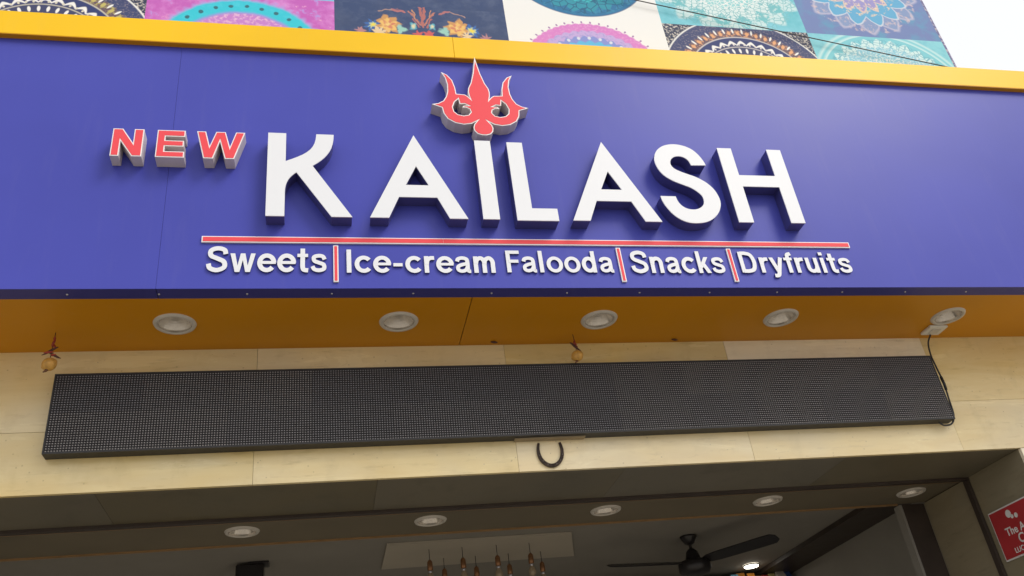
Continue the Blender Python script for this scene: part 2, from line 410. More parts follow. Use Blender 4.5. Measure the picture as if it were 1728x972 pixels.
S = [(1.732,2.452),(1.66,2.45),(1.653,2.477),(1.636,2.495),(1.61,2.502),(1.584,2.495),(1.566,2.476),(1.561,2.451),(1.572,2.429),(1.6,2.411),(1.634,2.396),(1.672,2.379),(1.713,2.348),(1.74,2.309),(1.752,2.262),(1.748,2.224),(1.73,2.186),(1.701,2.155),(1.665,2.134),(1.622,2.125),(1.578,2.127),(1.541,2.143),(1.51,2.172),(1.488,2.210),(1.477,2.241),(1.473,2.269),(1.544,2.269),(1.549,2.242),(1.563,2.217),(1.588,2.201),(1.619,2.198),(1.647,2.208),(1.667,2.227),(1.674,2.251),(1.671,2.276),(1.653,2.3),(1.627,2.321),(1.593,2.337),(1.551,2.358),(1.515,2.387),(1.495,2.423),(1.487,2.463),(1.493,2.499),(1.511,2.532),(1.541,2.557),(1.577,2.570),(1.615,2.572),(1.656,2.562),(1.689,2.541),(1.713,2.508),(1.727,2.475)]
def refine(p, corner=55):
    """round the outline between corners"""
    n = len(p); out = []
    V = [Vector(q) for q in p]
    def sharp(i):
        a = (V[i]-V[i-1]).angle(V[(i+1) % n]-V[i]); return math.degrees(a) > corner
    for i in range(n):
        a, b, c, d = V[i-1], V[i], V[(i+1) % n], V[(i+2) % n]
        if sharp(i): a = b*2-c
        if sharp((i+1) % n): d = c*2-b
        for t in (0, 1/3, 2/3):
            q = .5*((2*b)+(c-a)*t+(2*a-5*b+4*c-d)*t*t+(3*b-a-3*c+d)*t**3); out.append((q.x, q.y))
    return out
letter('S', refine(S), [], 'big white letter S between the second A and the H', M['white'], M['side_blue'], KG)
letter('H', [(1.8135, T+.001), (1.884, T+.001), (1.884, 2.400), (2.065, 2.400), (2.065, T+.001), (2.1365, T+.001), (2.1365, B+.004), (2.067, B+.004), (2.067, 2.335), (1.885, 2.335), (1.885, B+.004), (1.8135, B+.004)], [], 'big white letter H, last letter at the right end', M['white'], M['side_blue'], KG)
NG = 'small red letters before the shop name'
nt_, nb = 2.552, 2.411
letter('N', [(-.803, nt_), (-.766, nt_), (-.7225, 2.479), (-.7225, nt_), (-.686, nt_), (-.686, nb), (-.7225, nb), (-.7705, 2.489), (-.7705, nb), (-.803, nb)], [], 'small red letter N with white rim, leftmost on the blue board', M['red'], M['side_pale'], NG, True)
letter('E', [(-.635, nt_), (-.528, nt_), (-.528, 2.520), (-.6025, 2.520), (-.6025, 2.498), (-.531, 2.498), (-.531, 2.4685), (-.6025, 2.4685), (-.6025, 2.441), (-.526, 2.441), (-.526, nb), (-.635, nb)], [], 'small red letter E with white rim between the N and W', M['red'], M['side_pale'], NG, True)
letter('W', [(-.484, nt_), (-.449, nt_), (-.431, 2.476), (-.409, nt_), (-.372, nt_), (-.352, 2.473), (-.331, nt_), (-.295, nt_), (-.333, nb), (-.369, nb), (-.392, 2.502), (-.415, nb), (-.452, nb)], [], 'small red letter W with white rim next to the big K', M['red'], M['side_pale'], NG, True)

# trident emblem, mirrored about its middle
tl = [(-.008,3.018),(-.0165,2.965),(-.033,2.90),(-.047,2.868),(-.0500,2.845),(-.0485,2.822),(-.044,2.802),(-.054,2.815),(-.066,2.825),(-.105,2.828),(-.108,2.867),(-.118,2.912),(-.140,2.945),(-.166,2.960),(-.150,2.926),(-.143,2.885),(-.145,2.842),(-.153,2.81),(-.168,2.782),(-.192,2.766),(-.221,2.759),(-.199,2.750),(-.177,2.741),(-.172,2.706),(-.156,2.675),(-.124,2.653),(-.086,2.645),(-.051,2.652),(-.026,2.668),(-.040,2.648),(-.045,2.629),(-.042,2.610),(-.030,2.594),(-.010,2.587)]
tr = [(.0, 3.068)]+tl+[(-x, z) for x, z in tl[::-1]]
th = [(-.099,2.797),(-.117,2.778),(-.128,2.747),(-.124,2.72),(-.108,2.703),(-.083,2.697),(-.06,2.703),(-.048,2.72),(-.052,2.738),(-.066,2.747),(-.085,2.747),(-.078,2.757),(-.055,2.759),(-.072,2.769),(-.095,2.767)]
TC = .716
letter('trident', [(x+TC, z) for x, z in tr], [[(x+TC, z) for x, z in th], [(TC-x, z) for x, z in th[::-1]]],
       'red trident emblem with white rim mounted above the letter I', M['red'], M['side_pale'], None, True, name='trident_emblem', cat='emblem', rimw=.0044)

# underline and separators: red strips with pale edges
def strip(name, x0, x1, z0, z1, label, cat, group, split=None, parts=None):
    root = thing(name, ((x0+x1)/2, 0, z0+ZC), label, cat, group)
    cx = (x0+x1)/2
    e = .0045
    box('pale_edge', (x0-cx, x1-cx, -.0075, -.0004, 0, z1-z0), M['rim'], root)
    xs = [x0]+(split or [])+[x1]
    for a, b in zip(xs, xs[1:]):
        box('red_face', ((a+(e if a == x0 else .0006))-cx, (b-(e if b == x1 else .0006))-cx, -.0090, -.0077, e, z1-z0-e), M['red'], root)
strip('underline_bar', -.441, 2.358, 2.039, 2.0675, 'long red bar with pale edges under the big white letters', 'sign bar', None, [.499])
SG = 'red upright dividers between the small words'
for x, lb in ((.067, 'red upright divider bar between the words Sweets and Ice-cream'), (1.2455, 'red upright divider bar between the words Falooda and Snacks'), (1.754, 'red upright divider bar between the words Snacks and Dryfruits')):
    strip('divider_bar', x-.0098, x+.0098, 1.858, 2.028, lb, 'sign bar', SG)

# small words: each word a thing, each raised letter a part
def text_islands(txt, bold):
    cu = bpy.data.curves.new('tmp', 'FONT'); cu.body = txt; cu.offset = bold; cu.resolution_u = 4; cu.fill_mode = 'FRONT'; cu.space_character = 1.0+bold*1.2
    ob = bpy.data.objects.new('tmp', cu); COL.objects.link(ob)
    dg = bpy.context.evaluated_depsgraph_get(); me = bpy.data.meshes.new_from_object(ob.evaluated_get(dg))
    bpy.data.objects.remove(ob); bpy.data.curves.remove(cu)
    bm = bmesh.new(); bm.from_mesh(me); bpy.data.meshes.remove(me)
    bmesh.ops.remove_doubles(bm, verts=bm.verts[:], dist=1e-5)
    seen = set(); isl = []
    for f in bm.faces:
        if f in seen: continue
        st = [f]; seen.add(f); cur = []
        while st:
            q = st.pop(); cur.append(q)
            for e in q.edges:
                for l in e.link_faces:
                    if l not in seen: seen.add(l); st.append(l)
        isl.append([[(v.co.x, v.co.y) for v in q.verts] for q in cur])
    bm.free()
    isl.sort(key=lambda i: min(p[0] for f in i for p in f))
    grp = []
    for i in isl:
        a, b = min(p[0] for f in i for p in f), max(p[0] for f in i for p in f)
        if grp and a < grp[-1][1]-.5*min(b-a, grp[-1][1]-grp[-1][0]): g_ = grp[-1]; g_[2] += i; g_[1] = max(g_[1], b)
        else: grp.append([a, b, list(i)])
    return grp
# glyphs of a bold grotesque, drawn as strokes; units: cap height = 1
SW = .166
def ell(cx, cy, rx, ry, a0, a1, n=22): return [(cx+rx*math.cos(math.radians(a0+(a1-a0)*i/n)), cy+ry*math.sin(math.radians(a0+(a1-a0)*i/n))) for i in range(n+1)]
def cat(*p): return [(q.x, q.y) for q in smooth_path([(x, y, 0) for x, y in p], 5)]
def stroke(pts, wd=SW):
    P = [Vector(p) for p in pts]; L = []; R = []
    for i, p in enumerate(P):
        a = (p-P[i-1]).normalized() if i else None; b = (P[i+1]-p).normalized() if i < len(P)-1 else None
        a = a or b; b = b or a
        m_ = (Vector((-a.y, a.x))+Vector((-b.y, b.x))).normalized(); k = wd/2/max(.5, m_.dot(Vector((-a.y, a.x))))
        L.append(tuple(p+m_*k)); R.append(tuple(p-m_*k))
    return ('strip', L, R)
def stem(x, z0, z1, wd=SW): return ('strip', [(x-wd/2, z0), (x-wd/2, z1)], [(x+wd/2, z0), (x+wd/2, z1)])
def bar(x0, x1, z, wd=.13): return ('strip', [(x0, z+wd/2), (x1, z+wd/2)], [(x0, z-wd/2), (x1, z-wd/2)])
def diag(x0, z0, x1, z1, wd=SW):
    k = wd/2*math.hypot(x1-x0, z1-z0)/abs(z1-z0); return ('strip', [(x0-k, z0), (x1-k, z1)], [(x0+k, z0), (x1+k, z1)])
def pgn(*p): return ('poly', list(p), None)
def arch(x0, x1): return stroke(cat((x0, .40), (x0+.05, .575), (x0+.17, .652), (x1-.07, .625), (x1, .50), (x1, .30))+[(x1, 0)])
G = {
 'S': (.76, [stroke(cat((.655, .70), (.60, .865), (.37, .928), (.145, .84), (.15, .64), (.37, .525), (.60, .40), (.615, .185), (.37, .072), (.135, .15), (.075, .32)))]),
 's': (.60, [stroke(cat((.505, .505), (.44, .625), (.29, .656), (.125, .60), (.14, .45), (.30, .375), (.465, .30), (.475, .135), (.295, .073), (.13, .12), (.07, .235)), .148)]),
 'w': (.90, [pgn((0, .73), (.165, .73), (.265, .25), (.36, .73), (.52, .73), (.615, .25), (.715, .73), (.88, .73), (.70, 0), (.54, 0), (.44, .47), (.34, 0), (.18, 0))]),
 'e': (.65, [stroke(ell(.325, .365, .25, .288, 0, 322)), bar(.09, .640, .375, .115)]),
 'c': (.62, [stroke(ell(.325, .365, .25, .288, 40, 320))]),
 'o': (.68, [('ring', ell(.335, .365, .335, .372, 0, 360, 32), ell(.335, .365, .178, .222, 0, 360, 32))]),
 't': (.42, [stroke(cat((.19, .94), (.19, .60), (.19, .22), (.235, .095), (.385, .07))), bar(0, .38, .662)]),
 'I': (.28, [stem(.12, 0, 1)]), 'l': (.28, [stem(.11, 0, 1)]), 'i': (.28, [stem(.11, 0, .73), stem(.11, .85, 1)]),
 '-': (.43, [bar(.03, .37, .345, .14)]),
 'r': (.43, [stem(.11, 0, .73), stroke(cat((.11, .36), (.15, .55), (.26, .64), (.41, .65)))]),
 'a': (.64, [stroke(cat((.085, .50), (.13, .61), (.28, .656), (.44, .61), (.475, .47), (.475, .16), (.51, .075), (.585, .068)), .152), stroke(cat((.475, .405), (.27, .36), (.115, .27), (.12, .125), (.25, .072), (.40, .13), (.475, .27)), .145)]),
 'm': (.91, [stem(.10, 0, .73), arch(.10, .425), arch(.425, .75)]),
 'n': (.64, [stem(.11, 0, .73), arch(.11, .475)]),
 'u': (.64, [stem(.485, 0, .73), stroke([(.11, .73)]+cat((.11, .45), (.115, .23), (.18, .105), (.31, .08), (.43, .16), (.485, .33)))]),
 'F': (.60, [stem(.12, 0, 1), bar(.13, .59, .925, .15), bar(.13, .53, .505, .14)]),
 'd': (.68, [stem(.51, 0, 1), stroke(ell(.30, .365, .215, .288, 0, 360, 32))]),
 'k': (.58, [stem(.11, 0, 1), diag(.14, .235, .445, .73, .15), diag(.47, 0, .27, .44, .16)]),
 'D': (.82, [stem(.12, 0, 1), stroke(cat((.12, .925), (.36, .925), (.575, .83), (.66, .5), (.575, .17), (.36, .075), (.12, .075)))]),
 'y': (.60, [diag(.085, .73, .295, .03), stroke([(.515, .73), (.33, .14)]+cat((.31, .075), (.255, -.09), (.18, -.145), (.06, -.14)))]),
 'f': (.40, [stroke([(.19, 0), (.19, .5)]+cat((.19, .72), (.225, .875), (.38, .925))), bar(0, .37, .662)]),
}
def word(txt, x0, x1, zb, zt, label, depth=.008):
    adv = 0; pl_ = []
    for ch in txt:
        aw, pcs = G[ch]; pl_.append((adv, pcs)); adv += aw+.05
    def pts_of(p): return p[1]+(p[2] or [])
    a = min(u+off for off, pcs in pl_[:1] for p in pcs for u, v in pts_of(p)); b = max(u+off for off, pcs in pl_ for p in pcs for u, v in pts_of(p))
    cx = (x0+x1)/2; k = (x1-x0)/(b-a); hz = zt-zb
    root = thing('sign_word', (cx, 0, zb+ZC), label, 'lettering', 'small white words under the red bar')
    for off, pcs in pl_:
        bm = bmesh.new()
        for q, p in enumerate(pcs):
            d = -depth-.0003*q
            V = lambda u, v, y: bm.verts.new(((u+off-a)*k+x0-cx, y, v*hz))
            if p[0] == 'poly':
                o_ = p[1]; n = len(o_); f_ = [V(u, v, d) for u, v in o_]; bk = [V(u, v, -.0005) for u, v in o_]
                for t in tessellate_polygon([[Vector((u, v, 0)) for u, v in o_]]): bm.faces.new([f_[i] for i in t])
                for i in range(n): bm.faces.new((f_[i], f_[(i+1) % n], bk[(i+1) % n], bk[i])).material_index = 1
            else:
                L, R = p[1], p[2]; fl, fr_ = [V(u, v, d) for u, v in L], [V(u, v, d) for u, v in R]; bl, br = [V(u, v, -.0005) for u, v in L], [V(u, v, -.0005) for u, v in R]
                for i in range(len(L)-1):
                    bm.faces.new((fl[i], fl[i+1], fr_[i+1], fr_[i]))
                    bm.faces.new((fl[i], fl[i+1], bl[i+1], bl[i])).material_index = 1
                    bm.faces.new((fr_[i], fr_[i+1], br[i+1], br[i])).material_index = 1
                if p[0] == 'strip':
                    bm.faces.new((fl[0], fr_[0], br[0], bl[0])).material_index = 1; bm.faces.new((fl[-1], fr_[-1], br[-1], bl[-1])).material_index = 1
        from_bm('letter', bm, [M['white'], M['side_blue']], root)  # navy sides stand in for the dark shadow beneath each small letter
word('Sweets', -.418, .031, 1.9015, 2.0185, 'raised white word Sweets at the left end of the row')
word('Ice-cream', .1085, .7035, 1.8995, 2.0085, 'raised white word Ice-cream right of the first red divider')
word('Falooda', .752, 1.209, 1.9025, 2.009, 'raised white word Falooda left of the second red divider')
word('Snacks', 1.2885, 1.715, 1.9005, 2.0125, 'raised white word Snacks between two red dividers')
word('Dryfruits', 1.792, 2.329, 1.9035, 2.0115, 'raised white word Dryfruits at the right end of the row')

# ------------------------------------------------------------------ downlights
def children(o): return [c for c in bpy.data.objects if c.parent == o]
def copy_thing(o, loc, label):
    c = o.copy(); COL.objects.link(c); c.location = loc; c['label'] = label
    for p in children(o):
        q = p.copy(); COL.objects.link(q); q.parent = c
        for r in children(p):
            s = r.copy(); COL.objects.link(s); s.parent = q
    return c
def downlight(loc, label, group, k=1.0):
    d = thing('downlight', loc, label, 'downlight', group)
    lathe('rim', [(.066*k, .003), (.064*k, -.006), (.068*k, -.0095), (.078*k, -.007), (.083*k, .0015)], M['lamprim'], d, 36)
    prof = [(.0635*k, -.005)]
    for i in range(6): prof += [(.0625*k-.0047*k*i, .004+.010*i), (.0612*k-.0047*k*i, .0065+.010*i)]
    lathe('reflector', prof, M['reflector'], d, 36, smooth=False)
    lathe('lamp', [(.038*k, .066), (.036*k, .052), (.02*k, .044), (0, .042)], M['lens'], d, 24)
    return d
DG = 'recessed downlights in the ochre soffit'
LB = ['unlit round downlight in soffit below the red letters N and E', 'unlit round downlight in soffit below the word Ice-cream', 'unlit round downlight in soffit just right of the hanging lemon at mid board', 'unlit round downlight in soffit below the word Dryfruits', 'unlit round downlight in soffit beside the white junction plate']
d0 = downlight((DLX[0], .267, Z_SOF+.002), LB[0], DG)
for x, l in zip(DLX[1:], LB[1:]): copy_thing(d0, (x, .267, Z_SOF+.002), l)
DG2 = 'small downlights in the ceiling just inside the entrance'
LB2 = ['small ceiling downlight inside entrance, leftmost of its row', 'small ceiling downlight inside entrance above the row of pendant lamps', 'small ceiling downlight inside entrance below the horseshoe', 'small ceiling downlight inside entrance above the fan blade', 'small ceiling downlight inside entrance, rightmost beside the jamb']
d1 = downlight((DLX2[0], 1.10, Z_OPEN+.004), LB2[0], DG2, .93)
for x, l in zip(DLX2[1:], LB2[1:]): copy_thing(d1, (x, 1.10, Z_OPEN+.004), l)

# ------------------------------------------------------------------ LED message board
LX0, LX1, LZ0, LZ1, LY = -1.014, 2.924, 1.372+ZC, 1.706+ZC, .434
led = thing('led_message_board', ((LX0+LX1)/2, Y_WALL, LZ0), 'long switched-off black LED message board fixed to the cream wall', 'led board')
ox, oz = (LX0+LX1)/2, LZ0
def lbx(name, b, mat): return box(name, (b[0]-ox, b[1]-ox, b[2]-Y_WALL, b[3]-Y_WALL, b[4]-oz, b[5]-oz), mat, led)
H_ = (LZ1-LZ0); mz = .007; MW = (LX1-LX0-.012)/12; MH = (H_-2*mz)/2
lbx('frame', (LX0, LX1, LY-.002, Y_WALL-.002, LZ0, LZ0+mz), M['ledframe'])
lbx('frame', (LX0, LX1, LY-.002, Y_WALL-.002, LZ1-mz, LZ1), M['ledframe'])
lbx('frame', (LX0, LX0+.006, LY-.002, Y_WALL-.002, LZ0+mz+.0003, LZ1-mz-.0003), M['ledframe'])
lbx('frame', (LX1-.006, LX1, LY-.002, Y_WALL-.002, LZ0+mz+.0003, LZ1-mz-.0003), M['ledframe'])
bmm = bmesh.new(); box_bm(bmm, .0006, MW-.0006, 0, .03, .0006, MH-.0006)
mod_me = bpy.data.meshes.new('led_module'); bmm.to_mesh(mod_me); bmm.free(); mod_me.materials.append(M['ledbody'])
bmd = bmesh.new(); bml = bmesh.new(); pu, pv = MW/32, MH/16
for j in range(16):
    z = (j+.5)*pv
    # eyelid louvre over each row
    zt = z+.0040
    v = [bml.verts.new(p) for p in ((.001, 0, zt-.0010), (MW-.001, 0, zt-.0010), (MW-.001, -.0042, zt-.0004), (.001, -.0042, zt-.0004), (.001, -.0042, zt+.0004), (MW-.001, -.0042, zt+.0004), (MW-.001, 0, zt+.0008), (.001, 0, zt+.0008))]
    for f in ((0, 1, 2, 3), (3, 2, 5, 4), (4, 5, 6, 7)): bml.faces.new([v[i] for i in f])
    for i in range(32):
        x = (i+.5)*pu; zz = z-.0008
        r0, r1 = .0027, .0016
        a = [bmd.verts.new((x+r0*sx_, 0, zz+r0*sz_)) for sx_, sz_ in ((-1, -1), (1, -1), (1, 1), (-1, 1))]
        b = [bmd.verts.new((x+r1*sx_, -.0030, zz+r1*sz_)) for sx_, sz_ in ((-1, -1), (1, -1), (1, 1), (-1, 1))]
        bmd.faces.new(b)
        for k in range(4): bmd.faces.new((a[k], a[(k+1) % 4], b[(k+1) % 4], b[k]))
bmesh.ops.recalc_face_normals(bmd, faces=bmd.faces[:])
dot_me = bpy.data.meshes.new('led_dots'); bmd.to_mesh(dot_me); bmd.free(); dot_me.materials.append(M['leddot'])
lou_me = bpy.data.meshes.new('louvres'); bml.to_mesh(lou_me); bml.free(); lou_me.materials.append(M['ledbody'])
for r in range(2):
    for c in range(12):
        o = bpy.data.objects.new('led_module', mod_me); COL.objects.link(o); o.parent = led
        o.location = (LX0+.006+c*MW-ox, LY+random.uniform(0, .0008)-Y_WALL, mz+r*MH)
        for nm, me in (('led_dots', dot_me), ('louvres', lou_me)):
            q = bpy.data.objects.new(nm, me); COL.objects.link(q); q.parent = o; q['kind'] = 'stuff'
lbx('back_plate', (LX0+.007, LX1-.007, LY+.032, Y_WALL-.003, LZ0+mz+.0005, LZ1-mz-.0005), M['ledframe'])
lbx('mounting_strip', (.806, 1.115, LY+.022, Y_WALL-.003, LZ0-.006, LZ0-.0006), M['grout'])

# junction plate and the cord to the board
jb = thing('junction_plate', (2.973, .395, Z_SOF+.002), 'white junction plate on the ochre soffit beside the last downlight', 'junction plate')
box('cover', (-.052, .048, -.045, .040, -.014, -.0003), M['pvc'], jb, .003)
box('socket_inset', (-.026, .020, -.024, .018, -.017, -.0143), M['lamprim'], jb)
cx_ = [(2.968, .425, 1.818), (2.955, .447, 1.781), (2.947, .452, 1.715), (2.951, .452, 1.643), (2.956, .452, 1.569), (2.948, .452, 1.475), (2.940, .452, 1.399), (2.912, .452, 1.357), (2.868, .452, 1.349), (2.846, .455, 1.367)]
tag(tube('power_cord', smooth_path([(a, b, c+ZC) for a, b, c in cx_]), .0042, M['black']), 'black power cord running from junction plate down to the LED board', 'cord')
jo = tube('cord_joint', [(2.9535, .452, 1.60+ZC), (2.9565, .452, 1.565+ZC), (2.954, .452, 1.53+ZC)], .0068, M['black'], bpy.data.objects['power_cord'])
tube('thin_wire', smooth_path([(2.940, .470, 1.70+ZC), (2.935, .468, 1.62+ZC), (2.945, .468, 1.55+ZC), (2.936, .46, 1.48+ZC)]), .0022, M['pvc'], bpy.data.objects['power_cord'])

# ------------------------------------------------------------------ lemon and chilli charms
def charm(loc, label, zl, pieces, dx):
    """string from the soffit, chillies threaded on it, a lemon at the bottom"""
    r = thing('lemon_charm', loc, label, 'hanging charm', 'lemon and chilli charms hung from the soffit')
    tube('string', smooth_path([(0, 0, 0), (dx*.6, 0, zl*.45), (dx*.9, 0, zl*.8), (dx, 0, zl)], 4), .0016, M['chilidark'], r, 6)
    # lemon: slightly pointed body
    n = 14; L = .031; R = .0215
    prof = [(0, -L), (.005, -L*.93), (.010, -L*.80)]+[(R*math.sqrt(max(0, 1-(t/.82)**2))+.004, L*t) for t in (-.7, -.5, -.25, 0, .25, .5, .7)]+[(.009, L*.86), (0, L)]
    o = lathe('lemon', prof, M['lemon'], r, 18, (0, 0, 0)); o.rotation_euler = (.4, 1.05, .3); o.location = (dx, 0, zl-.026)
    tube('lemon_tip', [(dx-.004, 0, zl-.046), (dx-.008, -.004, zl-.056), (dx-.016, -.006, zl-.063)], [.008, .005, .002], M['lemonend'], r, 6)
    for k, (x, z, ax, az_, ln, mt) in enumerate(pieces):
        pts = [Vector((x, -.004, z))+Vector((ax, .25*math.sin(k), az_))*ln*t+Vector((0, 0, -.006*math.sin(t*PI))) for t in (-.5, -.25, 0, .25, .5)]
        tube('chilli', pts, [.0018, .0045, .0052, .004, .0012], M[mt], r, 7)
    return r
charm((-1.005, .327, Z_SOF+.001), 'yellow lemon with dried red chillies on a string near the left end of the board', -.112,
      [(0, -.045, .2, .95, .05, 'chili'), (.004, -.060, -.3, .9, .045, 'chili'), (-.008, -.083, -.95, -.25, .062, 'chilidark'), (-.012, -.088, -.9, .3, .04, 'chili'), (.012, -.103, .95, -.35, .05, 'chilidark'), (.006, -.100, .6, .4, .035, 'chili'), (.001, -.028, .05, 1, .03, 'thread')], -.004)
charm((1.117, .40, Z_SOF+.001), 'yellow lemon with few dark chillies hanging above the middle of the LED board', -.082,
      [(0, -.042, .2, .95, .040, 'chili'), (-.006, -.056, .9, -.3, .036, 'chilidark'), (.006, -.070, .95, -.4, .045, 'chilidark'), (.002, -.064, -.7, .5, .03, 'chili'), (.003, -.05, -.4, .8, .03, 'thread')], .004)
for x, y, lb in ((.764, .452, 'dark red thread stub at soffit edge left of the middle lemon'), (1.624, .455, 'dark red thread stub at soffit edge right of the middle lemon')):
    bm = bmesh.new(); tube_bm(bm, [(-.014, 0, -.004), (-.005, -.003, -.007), (.006, .002, -.005), (.016, 0, -.008)], [.002, .005, .0055, .002], 7); tube_bm(bm, [(0, 0, .001), (.002, 0, -.006)], .002, 6)
    o = from_bm('thread_stub', bm, M['chilidark'], None, True); o.location = (x, y, Z_SOF+.002); tag(o, lb, 'thread', 'thread stubs on the soffit edge')

# ------------------------------------------------------------------ horseshoe
hp = [(-.0465, .043), (-.052, .015), (-.0495, -.012), (-.041, -.033), (-.027, -.048), (-.010, -.0565), (.010, -.0565), (.027, -.048), (.041, -.033), (.0495, -.012), (.052, .015), (.0465, .043)]
hpt = smooth_path([(x, 0, z) for x, z in hp], 4)
hr = thing('horseshoe', (.958, Y_WALL-.003, 1.311+ZC), 'rusty iron horseshoe nailed on the cream wall under the LED board', 'horseshoe')
bm = bmesh.new(); rings = []
for i, p in enumerate(hpt):
    d = (hpt[min(i+1, len(hpt)-1)]-hpt[max(i-1, 0)]).normalized(); nr = Vector((-d.z, 0, d.x))
    t_ = abs(i/(len(hpt)-1)-.5)*2; wd = .0080*(1-.42*t_**3); 
    ring = []
    for s, y in ((-1, 0), (-1, -.007), (-.25, -.010), (-.12, -.0075), (.12, -.0075), (.25, -.010), (1, -.007), (1, 0)):
        ring.append(bm.verts.new(p+nr*wd*s+Vector((0, y, 0))))
    rings.append(ring)
for a, b in zip(rings, rings[1:]):
    for k in range(8): bm.faces.new((a[k], a[(k+1) % 8], b[(k+1) % 8], b[k]))
bm.faces.new(rings[0]); bm.faces.new(rings[-1][::-1]); bmesh.ops.recalc_face_normals(bm, faces=bm.faces[:])
from_bm('shoe', bm, M['iron'], hr)
for i in (8, 13, 18, 26, 31, 36):
    p = hpt[i]; lathe('nail', [(0, -.001), (.003, 0), (.003, .004)], M['ironhole'], hr, 8).matrix_local = Matrix.Translation((p.x, -.0095, p.z)) @ Matrix.Rotation(-PI/2, 4, 'X')

# ------------------------------------------------------------------ red sign on the jamb
sg = thing('jamb_sign', (X_JAMB, .73, .80+ZC), 'red sign with white border and lettering on the right entrance jamb', 'sign')
JY0, JY1, JZ1 = -.20, .124, .224      # y from the thing, height
box('board', (-.008, -.0005, JY0, JY1, -.006, JZ1+.006), M['signwhite'], sg)
box('red_print', (-.0095, -.0082, JY0+.006, JY1-.006, .001, JZ1-.001), M['signred'], sg)
def jamb_text(txt, y0, z0, size):
    for g_ in text_islands(txt, .02):
        bm = bmesh.new()
        for f in g_[2]: bm.faces.new([bm.verts.new((-.0100, y0-p[0]*size, z0+p[1]*size)) for p in f])
        bmesh.ops.remove_doubles(bm, verts=bm.verts[:], dist=1e-6)
        ex = bmesh.ops.extrude_face_region(bm, geom=bm.faces[:])
        for v in ex['geom']:
            if isinstance(v, bmesh.types.BMVert): v.co.x = -.0094
        bmesh.ops.recalc_face_normals(bm, faces=bm.faces[:])
        from_bm('letter', bm, M['signwhite'], sg)
jamb_text('The An', .052, .098, .052)
jamb_text('C', -.012, .048, .062)
jamb_text('LUC', .040, .014, .034)
bm = bmesh.new()   # pale flame-like mark in the top
pts = circle(-.085+.73-.73, .188, .020, 14)
for c_, r_ in (((-.110+.14-.04, .190), .019), ((.012-.04, .172), .010), ((-.045-.01, .170), .012)):
    vs_ = [bm.verts.new((-.0100, u, v)) for u, v in circle(c_[0], c_[1], r_, 14)]; bm.faces.new(vs_)
from_bm('flower_mark', bm, M['signwhite'], sg)

# ------------------------------------------------------------------ ceiling fan
def fan(loc, label, rot):
    f = thing('ceiling_fan', loc, label, 'fan')
    lathe('canopy', [(0, 0), (.052, -.002), (.050, -.012), (.030, -.045), (.012, -.055), (0, -.055)], M['fan'], f, 20)
    lathe('down_rod', [(.009, -.05), (.009, -.085)], M['fan'], f, 12)
    lathe('motor', [(0, -.075), (.018, -.078), (.034, -.095), (.046, -.135), (.050, -.150), (.088, -.152), (.096, -.165), (.096, -.205), (.08, -.225), (.03, -.235), (0, -.235)], M['fan'], f, 28)
    for k in range(3):
        bm = bmesh.new(); st = [(.07, .016), (.10, .030), (.16, .037), (.45, .041), (.53, .039), (.558, .020)]
        up = []; dn = []
        for x, hw in st:
            for s in (-1, 1):
                z = -.158-s*hw*.42
                up.append(bm.verts.new((x, s*hw, z+.003))); dn.append(bm.verts.new((x, s*hw, z-.003)))
        for i in range(len(st)-1):
            a = 2*i
            bm.faces.new((up[a], up[a+2], up[a+3], up[a+1])); bm.faces.new((dn[a+1], dn[a+3], dn[a+2], dn[a]))
            bm.faces.new((up[a+2], up[a], dn[a], dn[a+2])); bm.faces.new((up[a+1], up[a+3], dn[a+3], dn[a+1]))
        bm.faces.new((up[1], up[0], dn[0], dn[1])); bm.faces.new((up[-2], up[-1], dn[-1], dn[-2]))
        bmesh.ops.recalc_face_normals(bm, faces=bm.faces[:])
        o = from_bm('blade', bm, M['fan'], f); o.rotation_euler = (0, 0, math.radians(rot+120*k))
    return f
fan((2.185, 5.03-2.95, Z_ROOM), 'black three-bladed ceiling fan hanging inside the shop at right', -53)
fx = thing('ceiling_fixture', (-.35, 5.0-2.95, Z_ROOM), 'black fixture on the shop ceiling, cut off at the bottom edge', 'fixture')
box('housing', (-.085, .06, -.055, .055, -.10, -.012), M['fan'], fx, .008)
box('mount', (-.02, .085, -.05, .05, -.0118, -.0005), M['fan'], fx, .003)

# ceiling panel with pendant lamps
cp = thing('ceiling_panel', (.9, 5.015-2.95, Z_ROOM), 'pale rectangular ceiling panel carrying the pendant lamps', 'ceiling panel')
prism('panel', [(-.545, -.245), (.485, -.245), (.622, .245), (-.545, .245)], [], -.012, -.0005, M['panel'], cp, plane='XY')
PG = 'pendant lamps hanging from the pale ceiling panel'
def pendant(x, y, drop, label):
    p = thing('pendant_lamp', (x, y-2.95, Z_ROOM-.012), label, 'pendant lamp', PG)
    lathe('cord', [(.0018, 0), (.0018, -drop)], M['black'], p, 6)
    lathe('socket', [(0, -drop+.002), (.006, -drop), (.0145, -drop-.012), (.016, -drop-.055), (.012, -drop-.060), (0, -drop-.060)], M['bronze'], p, 14)
    lathe('glint_ring', [(.0105, -drop-.0602), (.0115, -drop-.066), (.009, -drop-.072)], M['screw'], p, 14)  # bright metal ring added to give the small glint above the bulb
    lathe('bulb', [(.009, -drop-.072), (.018, -drop-.088), (.022, -drop-.104), (.018, -drop-.118), (.008, -drop-.127), (0, -drop-.129)], M['bulb'], p, 16)
for i, x in enumerate((.595, .78, .975, 1.165)):
    pendant(x, 4.90, .058, ['brass pendant lamp in the front row, leftmost', 'brass pendant lamp in the front row, second from left', 'brass pendant lamp in the front row, third from left', 'brass pendant lamp in the front row, rightmost'][i])
